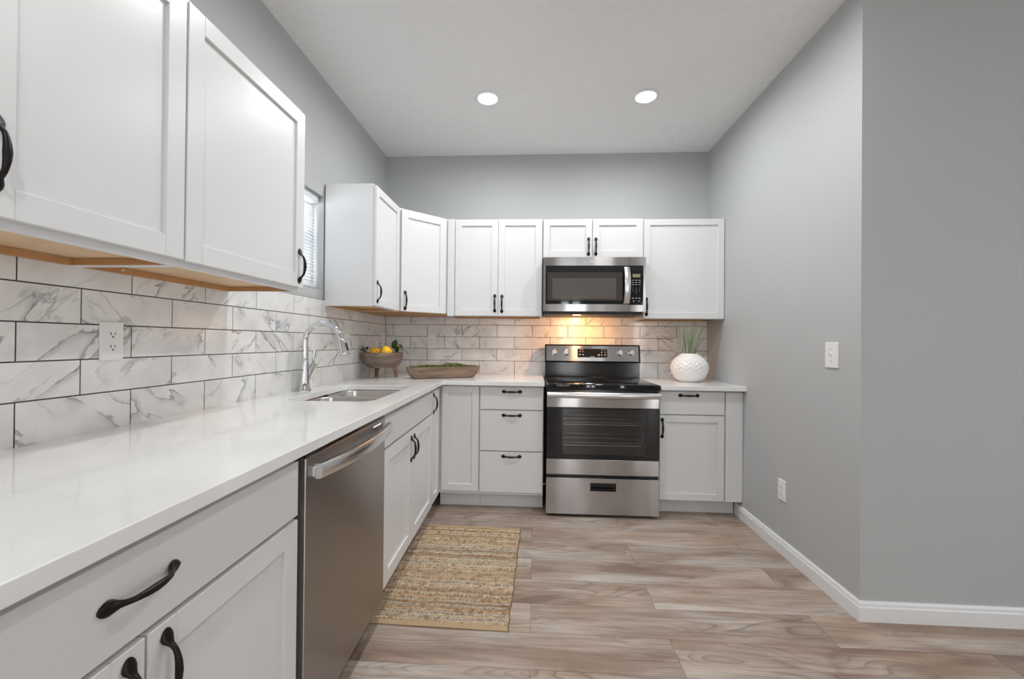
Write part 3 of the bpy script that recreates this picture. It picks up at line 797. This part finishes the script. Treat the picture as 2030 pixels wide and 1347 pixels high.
def frame(bm, x0, x1, z0, z1, ix0, ix1, iz0, iz1, y0, y1):
    for a in ((x0, ix0, z0, z1), (ix1, x1, z0, z1), (ix0, ix1, z0, iz0), (ix0, ix1, iz1, z1)):
        if a[1]-a[0] > 1e-4: box(bm, a[0], a[1], y0, y1, a[2], a[3])
    bmesh.ops.remove_doubles(bm, verts=bm.verts, dist=0.00005)
gx0, gx1, gz0, gz1 = fx(1082.8), fx(1245.2), fz(603.4), fz(525.8)
bm = new_bm(); frame(bm, 0.0, xs-0.001, 0, mh, gx0, xs-0.001, gz0, gz1, 0, 0.029); md = obj('door', bm, M_STEEL, mw)
bm = new_bm(); box(bm, gx0+0.0003, xs-0.001, 0.002, 0.028, gz0+0.0003, gz1-0.0003); obj('door_glass', bm, M_BGLASS, md)
bm = new_bm(); box(bm, fx(1086), fx(1234), 0.0012, 0.0019, fz(596), fz(539.5)); obj('window_screen', bm, M_MESHGLASS, md)
bm = new_bm(); box(bm, fx(1096), fx(1222), 0.0004, 0.0011, fz(592.5), fz(551)); obj('window_opening', bm, M_MESHGLASS2, md)
bm = new_bm(); kx1 = fx(1274.7); frame(bm, xs+0.001, mw_w, 0, mh, xs+0.001, kx1, gz0-0.004, gz1, 0, 0.029); kp = obj('control_panel', bm, M_STEEL, mw)
bm = new_bm(); box(bm, xs+0.001, kx1-0.0003, 0.002, 0.028, gz0-0.0037, gz1-0.0003); kg = obj('keypad', bm, M_BGLASS, kp)
bm = new_bm(); box(bm, fx(1253.8), fx(1269), 0.0012, 0.0019, fz(549.5), fz(542.5)); obj('clock_display', bm, M_DISPLAY, kg)
bm = new_bm(); rings = []
for i in range(17):
    s = -1+2*i/16; z = (fz(602.5)+fz(529.5))/2+s*(fz(529.5)-fz(602.5))/2
    yo = -0.014-0.030*(1-s*s); xo = fx(1241.5)+0.003*(1-s*s)
    rings.append([(xo+0.0235*a, yo+0.008*b_, z) for a, b_ in ((-1, 0.3), (-0.85, 1), (0.85, 1), (1, 0.3), (0.85, -0.6), (0.3, -1), (-0.3, -1), (-0.85, -0.6))])
loft(bm, rings); obj('handle', bm, M_STEELB, md, 40)
for z in (fz(602.0)+0.004, fz(530)-0.022):
    bm = new_bm(); box(bm, fx(1241.5)-0.010, fx(1241.5)+0.010, -0.008, 0.0018, z, z+0.018); obj('handle_bracket', bm, M_BLACK, md)
def text(name, s, size, loc, parent, matl, align='CENTER'):
    cu = bpy.data.curves.new(name, 'FONT'); cu.body = s; cu.size = size; cu.align_x = align; cu.align_y = 'CENTER'; cu.extrude = 0.0003
    cu.materials.append(matl)
    tmp = bpy.data.objects.new(name, cu); COL.objects.link(tmp)
    dg = bpy.context.evaluated_depsgraph_get(); me = bpy.data.meshes.new_from_object(tmp.evaluated_get(dg))
    bpy.data.objects.remove(tmp); bpy.data.curves.remove(cu)
    me.name = name; me.materials.clear(); me.materials.append(matl)
    o = bpy.data.objects.new(name, me); COL.objects.link(o); o.parent = parent; o.location = loc; o.rotation_euler = (R(90), 0, 0)
    return o
text('brand_lettering', 'Whirlpool', 0.0175, (fx(1178), -0.0006, fz(517.5)), md, M_PLATE)
cols = [fx(1254.9), fx(1261.3), fx(1267.6)]
def key(x, z, w, lo, hi):
    bm = new_bm(); box(bm, x-w, x+w, 0.0014, 0.0019, z-lo, z+hi); obj('key_mark', bm, M_MARK, kg)
for py in (555.2, 559.6, 564.0):
    for cxx in cols: key(cxx, fz(py), 0.0075, 0.0022, 0.0022)
for cxx in cols: key(cxx, fz(591), 0.006, 0.004, 0.003)
for cxx in (cols[0]+0.005, cols[2]-0.005): key(cxx, fz(597), 0.006, 0.002, 0.003)
for i, dg in enumerate('1234567890'):
    rr_, cc = (i//3, i % 3) if i < 9 else (3, 1)
    text('key_digit', dg, 0.011, (cols[cc], 0.0015, fz(570.4+3.6*rr_)), kg, M_MARK)
hl = bpy.data.lights.new('cooktop_lamp_light', 'AREA'); hl.shape = 'RECTANGLE'; hl.size = 0.05; hl.size_y = 0.03; hl.energy = HOOD_POWER; hl.color = (1.0, 0.46, 0.16)
ho = bpy.data.objects.new('cooktop_lamp_light', hl); COL.objects.link(ho); ho.location = (1.65, -0.285, MZ0-0.028); ho.rotation_euler = (R(30), 0, 0)

# ------------------------------------------------------------------ wall plates
def plate_frame(root, cover_w=0.070, cover_h=0.118):
    bm = new_bm(); loft(bm, [[(x, -0.0005, z) for x, z in rrect(-cover_w/2, cover_w/2, -cover_h/2, cover_h/2, 0.004, 3)],
                             [(x, -0.004, z) for x, z in rrect(-cover_w/2, cover_w/2, -cover_h/2, cover_h/2, 0.004, 3)],
                             [(x*0.95, -0.0062, z*0.97) for x, z in rrect(-cover_w/2, cover_w/2, -cover_h/2, cover_h/2, 0.004, 3)]])
    obj('cover_plate', bm, M_PLATE, root)
def outlet(loc, rotz, label):
    root = thing('wall_outlet', label, 'outlet', loc, rotz, 'white wall outlets')
    plate_frame(root)
    for dz in (0.0195, -0.0195):
        bm = new_bm(); pr_ = [(x, z+dz) for x, z in [(0.0165*math.copysign(min(abs(math.cos(a)), 1), math.cos(a)), max(-0.0125, min(0.0125, 0.0165*math.sin(a)))) for a in [2*math.pi*i/32 for i in range(32)]]]
        prism(bm, pr_, -0.0078, -0.0060, 'Y'); rc = obj('receptacle', bm, M_PLATE, root)
        bm = new_bm(); box(bm, -0.0076, -0.0056, -0.0082, -0.00785, dz-0.001, dz+0.008); box(bm, 0.0056, 0.0074, -0.0082, -0.00785, dz+0.0, dz+0.007)
        n0 = len(bm.verts); lathe(bm, [(0.0026, 0), (0.0026, 0.0003)], 12); xform(bm, Matrix.Translation((0, -0.00785, dz-0.0065)) @ Matrix.Rotation(R(90), 4, 'X'), n0)
        obj('slots', bm, M_DARK, rc)
    bm = new_bm(); lathe(bm, [(0.003, 0), (0.0028, 0.001)], 12); xform(bm, Matrix.Translation((0, -0.0062, 0)) @ Matrix.Rotation(R(90), 4, 'X')); obj('screw', bm, M_PLATE, root)
    return root
outlet((0, -2.332, 1.184), R(90), 'white wall outlet on the marble tiles nearest the camera')
outlet((0, -0.738, 1.184), R(90), 'white wall outlet on the tiles behind the tap spout')
outlet((0, -0.052, 1.192), R(90), 'white wall outlet at the tiled corner above the wooden bowl')
outlet((0.405, 0, 1.190), 0, 'white wall outlet on the back tiles above the wooden tray')
outlet((1.920, 0, 1.172), 0, 'white wall outlet on the back tiles half hidden behind the range')
outlet((2.470, 0, 1.180), 0, 'white wall outlet on the back tiles behind the grass')
outlet((W, -1.057, 0.361), R(-90), 'white wall outlet low on the grey side wall')
sw = thing('light_switch', 'white toggle light switch on the grey side wall', 'switch', (W, -1.455, 1.144), R(-90))
plate_frame(sw, 0.088, 0.122)
bm = new_bm(); box(bm, -0.005, 0.005, -0.0068, -0.0060, -0.012, 0.012); obj('toggle_slot', bm, M_PLATE, sw)
bm = new_bm(); loft(bm, [[(-0.004, -0.0066, -0.004), (0.004, -0.0066, -0.004), (0.004, -0.0066, 0.008), (-0.004, -0.0066, 0.008)], [(-0.003, -0.017, 0.006), (0.003, -0.017, 0.006), (0.003, -0.017, 0.012), (-0.003, -0.017, 0.012)]]); obj('toggle', bm, M_PLATE, sw)
for z in (-0.030, 0.030):
    bm = new_bm(); lathe(bm, [(0.003, 0), (0.0028, 0.001)], 12); xform(bm, Matrix.Translation((0, -0.0062, z)) @ Matrix.Rotation(R(90), 4, 'X')); obj('screw', bm, M_STEELB, sw)

# ------------------------------------------------------------------ wooden bowl with lemons
BC = (0.153, -0.476)
bw = thing('wooden_bowl', 'weathered wooden footed bowl holding lemons in the tiled corner', 'bowl', (BC[0], BC[1], CT))
bm = new_bm()
prof = [(0.02, 0.074), (0.085, 0.076), (0.112, 0.088), (0.132, 0.112), (0.143, 0.145), (0.1465, 0.178), (0.1465, 0.186), (0.140, 0.188), (0.136, 0.180), (0.128, 0.140), (0.105, 0.112), (0.07, 0.100), (0.01, 0.098)]
lathe(bm, prof, 48); obj('basin', bm, M_BOWL, bw, 50)
for a in (237, 135, 18):
    c, s = math.cos(R(a)), math.sin(R(a))
    bm = new_bm(); tube(bm, [(c*0.104, s*0.104, 0.0030), (c*0.098, s*0.098, 0.04), (c*0.090, s*0.090, 0.0745)], [0.0135, 0.0155, 0.018], 8); obj('leg', bm, M_LEG, bw, 50)
def lemon(dx, dy, dz, r_, rx, rz, label):
    o = thing('lemon', label, 'lemon', (BC[0]+dx, BC[1]+dy, CT+dz), rz, 'lemons in the bowl')
    bm = new_bm()
    lathe(bm, [(0.0008, -1.24*r_), (0.13*r_, -1.22*r_), (0.22*r_, -1.12*r_), (0.42*r_, -0.95*r_), (0.70*r_, -0.70*r_), (0.92*r_, -0.36*r_), (1.0*r_, 0.0), (0.93*r_, 0.36*r_), (0.72*r_, 0.70*r_), (0.45*r_, 0.94*r_), (0.25*r_, 1.06*r_), (0.12*r_, 1.12*r_), (0.0008, 1.14*r_)], 28)
    xform(bm, Matrix.Rotation(rx, 4, 'X')); obj('rind', bm, M_LEMON, o, 180)
    bm = new_bm(); lathe(bm, [(0.003, 1.10*r_), (0.0035, 1.16*r_), (0.002, 1.18*r_)], 10); xform(bm, Matrix.Rotation(rx, 4, 'X')); obj('stem_stub', bm, M_LEAF, o)
lemon(-0.030, -0.068, 0.188, 0.0385, R(78), R(35), 'whole yellow lemon in the wooden bowl, the left one')
lemon(0.053, -0.064, 0.192, 0.0420, R(20), R(-20), 'whole yellow lemon in the wooden bowl, larger and upright, the right one')
def leaf_bm(p0, p1, wid, up, bend):
    bm = new_bm()
    p0, p1 = Vector(p0), Vector(p1); t_ = (p1-p0); ln = t_.length; t_.normalize()
    s_ = t_.cross(Vector(up)).normalized(); n_ = s_.cross(t_)
    rows_ = []
    for i in range(11):
        f = i/10; w_ = wid*math.sin(math.pi*min(0.98, f*0.94+0.03))**0.8
        c_ = p0+t_*(ln*f)+n_*(bend*math.sin(math.pi*f)) 
        rows_.append([c_-s_*w_+n_*w_*0.25, c_-n_*0.0, c_+s_*w_+n_*w_*0.25])
    lo = [[bm.verts.new(p) for p in r_] for r_ in rows_]
    hi = [[bm.verts.new(p+n_*0.0008) for p in r_] for r_ in rows_]
    for i in range(10):
        for k in range(2):
            bm.faces.new((lo[i][k], lo[i+1][k], lo[i+1][k+1], lo[i][k+1]))
            bm.faces.new((hi[i][k], hi[i][k+1], hi[i+1][k+1], hi[i+1][k]))
        bm.faces.new((lo[i][0], hi[i][0], hi[i+1][0], lo[i+1][0])); bm.faces.new((lo[i][2], lo[i+1][2], hi[i+1][2], hi[i][2]))
    return bm
def sprig(label, loc, stem, leaves):
    o = thing('leaf_sprig', label, 'leaves', loc, 0, 'leaf sprigs in the bowl')
    bm = new_bm(); tube(bm, stem, 0.0016, 8); obj('stem', bm, M_LEAF, o, 60)
    for a in leaves: obj('leaf', leaf_bm(*a), M_LEAF, o, 60)
sprig('dark green leaf sprig at the left side of the wooden bowl', (BC[0]-0.10, BC[1]-0.03, CT+0.155),
      [(0.02, 0.0, -0.02), (-0.005, -0.01, 0.03), (-0.012, -0.012, 0.055)],
      [((-0.008, -0.012, 0.052), (-0.048, -0.045, 0.074), 0.015, (0, 0, 1), 0.006), ((0.0, -0.012, 0.050), (0.030, -0.055, 0.078), 0.012, (0, -0.6, 1), 0.006), ((-0.006, -0.01, 0.03), (-0.034, -0.052, 0.052), 0.016, (0, -1, 1), 0.004)])
sprig('green leaf sprig rising behind the right lemon in the wooden bowl', (BC[0]+0.082, BC[1]+0.035, CT+0.155),
      [(-0.01, 0.0, -0.025), (0.005, -0.005, 0.03), (0.012, -0.006, 0.070)],
      [((0.0, -0.03, 0.062), (0.028, -0.045, 0.128), 0.024, (0, -1, 0.2), 0.006), ((-0.02, -0.02, 0.080), (0.022, -0.03, 0.112), 0.010, (0, -1, 0.4), 0.003),
       ((0.014, -0.02, 0.040), (0.048, -0.045, 0.076), 0.022, (0, -1, 0.2), 0.004), ((0.026, -0.01, 0.095), (0.064, -0.03, 0.050), 0.011, (0.6, -0.5, 0.4), 0.014), ((0.045, -0.01, 0.048), (0.112, -0.03, 0.014), 0.008, (0, 0.2, 1), 0.016)])

# ------------------------------------------------------------------ wooden tray of moss
TA = math.atan2(0.235, 0.47)
ty = thing('wooden_tray', 'long weathered wooden dough tray filled with moss on the worktop', 'tray', (0.607, -0.432, CT), TA)
def oval(a, b_, n=40, p=3.2):
    out = []
    for i in range(n):
        t_ = 2*math.pi*i/n; c, s = math.cos(t_), math.sin(t_)
        out.append((a*math.copysign(abs(c)**(2/p), c), b_*math.copysign(abs(s)**(2/p), s)))
    return out
bm = new_bm()
loft(bm, [[(x, y, z) for x, y in oval(a, b_)] for a, b_, z in ((0.225, 0.040, 0.0006), (0.240, 0.050, 0.008), (0.262, 0.060, 0.035), (0.276, 0.067, 0.066), (0.279, 0.069, 0.086), (0.273, 0.063, 0.087), (0.266, 0.058, 0.070), (0.24, 0.045, 0.05))])
obj('trough', bm, M_TRAY, ty, 50)
bm = new_bm()
rnd = random.Random(3)
loft(bm, [[(x, y, z) for x, y in oval(a, b_, 24)] for a, b_, z in ((0.235, 0.042, 0.0525), (0.262, 0.055, 0.072), (0.245, 0.040, 0.083), (0.10, 0.012, 0.087))])
for i in range(1500):
    t_ = rnd.uniform(0, 2*math.pi); q = math.sqrt(rnd.random()); x, y = 0.255*q*math.cos(t_), 0.052*q*math.sin(t_)
    hgt = 0.016+0.026*math.exp(-((x-0.10)/0.05)**2)+0.018*math.exp(-((x-0.02)/0.03)**2)+0.008*math.exp(-((x+0.12)/0.05)**2)
    z = 0.080+rnd.uniform(0, hgt)*(1-0.5*q)
    d = Vector((rnd.uniform(-1, 1), rnd.uniform(-1, 1), rnd.uniform(0.0, 1.0))).normalized(); s_ = d.orthogonal().normalized()*rnd.uniform(0.0012, 0.0026)
    l_ = rnd.uniform(0.007, 0.017); p = Vector((x, y, z))
    v1 = bm.verts.new(p-s_); v2 = bm.verts.new(p+s_); v3 = bm.verts.new(p+d*l_+s_*0.5); v4 = bm.verts.new(p+d*l_*0.6-s_*1.4)
    bm.faces.new((v1, v2, v3)); bm.faces.new((v1, v3, v4))
ms = obj('moss', bm, M_MOSS, None, None, None, (0.607, -0.432, CT), TA); tag(ms, 'dried green moss heaped along the wooden tray', 'moss'); ms['kind'] = 'stuff'

# ------------------------------------------------------------------ vase and grass
VC = (2.458, -0.285)
bm = new_bm()
NV = 72; ZV = 60; rings = []
def vr_at(f):
    pts_ = [(0.0, 0.078), (0.04, 0.090), (0.12, 0.106), (0.25, 0.123), (0.38, 0.133), (0.48, 0.1355), (0.58, 0.134), (0.68, 0.126), (0.78, 0.112), (0.88, 0.090), (0.95, 0.070), (0.985, 0.058), (1.0, 0.055)]
    for (a, ra), (b_, rb_) in zip(pts_[:-1], pts_[1:]):
        if f <= b_: 
            k_ = (f-a)/(b_-a); return ra+(rb_-ra)*k_
    return pts_[-1][1]
for i in range(ZV+1):
    f = i/ZV; ring = []
    for k in range(NV):
        a = 2*math.pi*k/NV
        zig = abs(((k/NV*12*2) % 2)-1)            # 12 chevrons round the belly
        q = (f*7.0 + zig*0.9) % 1.0
        amp = 0.0042*max(0.0, min(1, (f-0.34)/0.08))*max(0.0, min(1, (0.90-f)/0.10)) + 0.0012
        rr_ = vr_at(f)*0.99 + amp*(abs(q-0.5)*2-0.5)*1.6
        ring.append((rr_*math.cos(a), rr_*math.sin(a), 0.0008+f*0.212))
    rings.append(ring)
for f, rr_ in ((0.205, 0.049), (0.18, 0.052), (0.15, 0.075)):
    rings.append([(rr_*math.cos(2*math.pi*k/NV), rr_*math.sin(2*math.pi*k/NV), f) for k in range(NV)])
loft(bm, rings)
vs_ = obj('vase', bm, M_VASE, None, 28, None, (VC[0], VC[1], CTR)); tag(vs_, 'round white ceramic vase with chevron relief on the worktop', 'vase')
bm = new_bm(); rnd = random.Random(11); fseed = []
for i in range(340):
    a = rnd.uniform(0, 2*math.pi); q = math.sqrt(rnd.random())
    x0, y0 = 0.030*q*math.cos(a), 0.030*q*math.sin(a)
    tall = rnd.random() < 0.25
    hgt = rnd.uniform(0.22, 0.34) if tall else rnd.uniform(0.12, 0.23)
    sp = rnd.uniform(0.6, 1.6)*(1.15 if tall else 1.0)
    dx, dy = x0*sp*2.1+rnd.gauss(0, 0.022)+0.018*hgt/0.2, y0*sp*1.0+rnd.gauss(0, 0.014)
    w_ = rnd.uniform(0.0012, 0.0022)*(0.6 if tall else 1.0)
    ph = rnd.uniform(0, math.pi)
    sd = Vector((math.cos(ph), math.sin(ph), 0))
    sv = rnd.random()
    prev = None
    for k in range(7):
        f = k/6
        c_ = Vector((x0+dx*f**1.5, y0+dy*f**1.5, 0.152+(hgt+0.055)*f))
        w2 = w_*(1-f*0.85)
        cur = (bm.verts.new(c_-sd*w2), bm.verts.new(c_+sd*w2))
        if prev: bm.faces.new((prev[0], prev[1], cur[1], cur[0])); fseed.append(sv)
        prev = cur
nf = len(bm.faces)
gr = obj('ornamental_grass', bm, M_GRASS, None, None, None, (VC[0], VC[1], CTR)); tag(gr, 'tuft of grey-green ornamental grass standing in the white vase', 'grass'); gr['kind'] = 'thing'
at = gr.data.attributes.new('seed', 'FLOAT', 'FACE'); at.data.foreach_set('value', fseed[:len(gr.data.polygons)])

# ------------------------------------------------------------------ woven rug
def rug():
    x0, x1, y0, y1 = -0.315, 0.315, -0.475, 0.475
    nx, ny = 340, 420
    rnd = random.Random(5)
    NR = 58; rowh = (y1-y0)/NR
    pal = [srgb(202, 178, 148), srgb(214, 196, 170), srgb(190, 165, 134), srgb(182, 163, 140), srgb(172, 143, 114), srgb(208, 189, 162), srgb(194, 183, 167)]
    rowc = [rnd.choices(pal, (5, 6, 4, 3, 2, 5, 3))[0] for _ in range(NR+1)]
    rowh_amp = [rnd.choice((0.55, 0.7, 0.9, 1.0, 1.0, 1.35)) for _ in range(NR+1)]
    ph = [rnd.random() for _ in range(NR+1)]
    NS = 84
    stc = []
    for _ in range(NR+1):
        line, cur = [], (1.0, 1.0, 1.0)
        while len(line) < NS+2:
            q = rnd.choices(((1, 1, 1), (0.78, 0.74, 0.68), (1.14, 1.14, 1.14), (0.9, 0.9, 0.9), (0.66, 0.55, 0.45), (0.80, 0.82, 0.84), (1.05, 1.0, 0.92)), (6, 3, 4, 4, 1.6, 2, 3))[0]
            line += [tuple(w*rnd.uniform(0.93, 1.07) for w in q) for _k in range(rnd.randint(1, 3))]
        stc.append(line)
    verts, cols_ = [], []
    for j in range(ny+1):
        v = y0+(y1-y0)*j/ny
        hem = min(v-y0, y1-v) < 0.030
        for i in range(nx+1):
            u = x0+(x1-x0)*i/nx
            edge = min(u-x0, x1-u)
            wob = 0.0030*math.sin(u*21+3*math.sin(v*7))+0.0018*math.sin(u*53+v*20)
            rf = (v-y0+wob)/rowh; rI = max(0, min(NR, int(rf))); fr = rf-int(rf)
            if hem:
                z = 0.005+0.0008*math.sin(u*900); c = srgb(192, 165, 130)
            else:
                sf = (u-x0)/(x1-x0)*NS+ph[rI]+(abs(fr-0.5)*0.9); sI = int(sf); fs = sf-sI
                z = 0.0030+0.0085*rowh_amp[rI]*(math.sin(math.pi*fr)**0.6)*(0.45+0.55*abs(math.sin(math.pi*fs))**0.7)
                k_ = stc[rI][min(sI, NS+1)]; c = tuple(min(1, q*w) for q, w in zip(rowc[rI], k_))+(1,)
                if (fr < 0.15 and (sI*7+rI*13) % 5 < 3) or fs < 0.10: c = srgb(136, 108, 80)  # shade of the row and stitch gaps put into the yarn colour
            xx = u + (0.0018*math.sin(v*60)+0.0016*math.sin(v*23)) * (1 if abs(u) > 0.29 else 0)
            if edge < 0.004: z = 0.0035; c = srgb(120, 92, 66)
            verts.append((xx, v, z)); cols_.append(c)
    faces = []
    n1 = nx+1
    for j in range(ny):
        for i in range(nx):
            a = j*n1+i; faces.append((a, a+1, a+n1+1, a+n1))
    # skirt and underside so that it has thickness
    ring = [i for i in range(n1)] + [j*n1+nx for j in range(1, ny+1)] + [ny*n1+i for i in range(nx-1, -1, -1)] + [j*n1 for j in range(ny-1, 0, -1)]
    b0 = len(verts)
    for i in ring: verts.append((verts[i][0], verts[i][1], 0.0006)); cols_.append(srgb(150, 120, 86))
    m_ = len(ring)
    for i in range(m_): faces.append((ring[i], b0+i, b0+(i+1) % m_, ring[(i+1) % m_]))
    faces.append(tuple(b0+i for i in range(m_-1, -1, -1)))
    me = bpy.data.meshes.new('jute_rug'); me.from_pydata(verts, [], faces); me.update()
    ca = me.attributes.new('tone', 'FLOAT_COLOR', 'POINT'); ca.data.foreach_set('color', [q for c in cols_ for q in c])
    me.polygons.foreach_set('use_smooth', [True]*len(me.polygons))
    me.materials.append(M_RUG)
    o = bpy.data.objects.new('jute_rug', me); COL.objects.link(o)
    o.location = (0.885, -1.332, 0); o.rotation_euler = (0, 0, R(-1.2))
    tag(o, 'tan woven jute rug on the plank floor before the sink', 'rug')
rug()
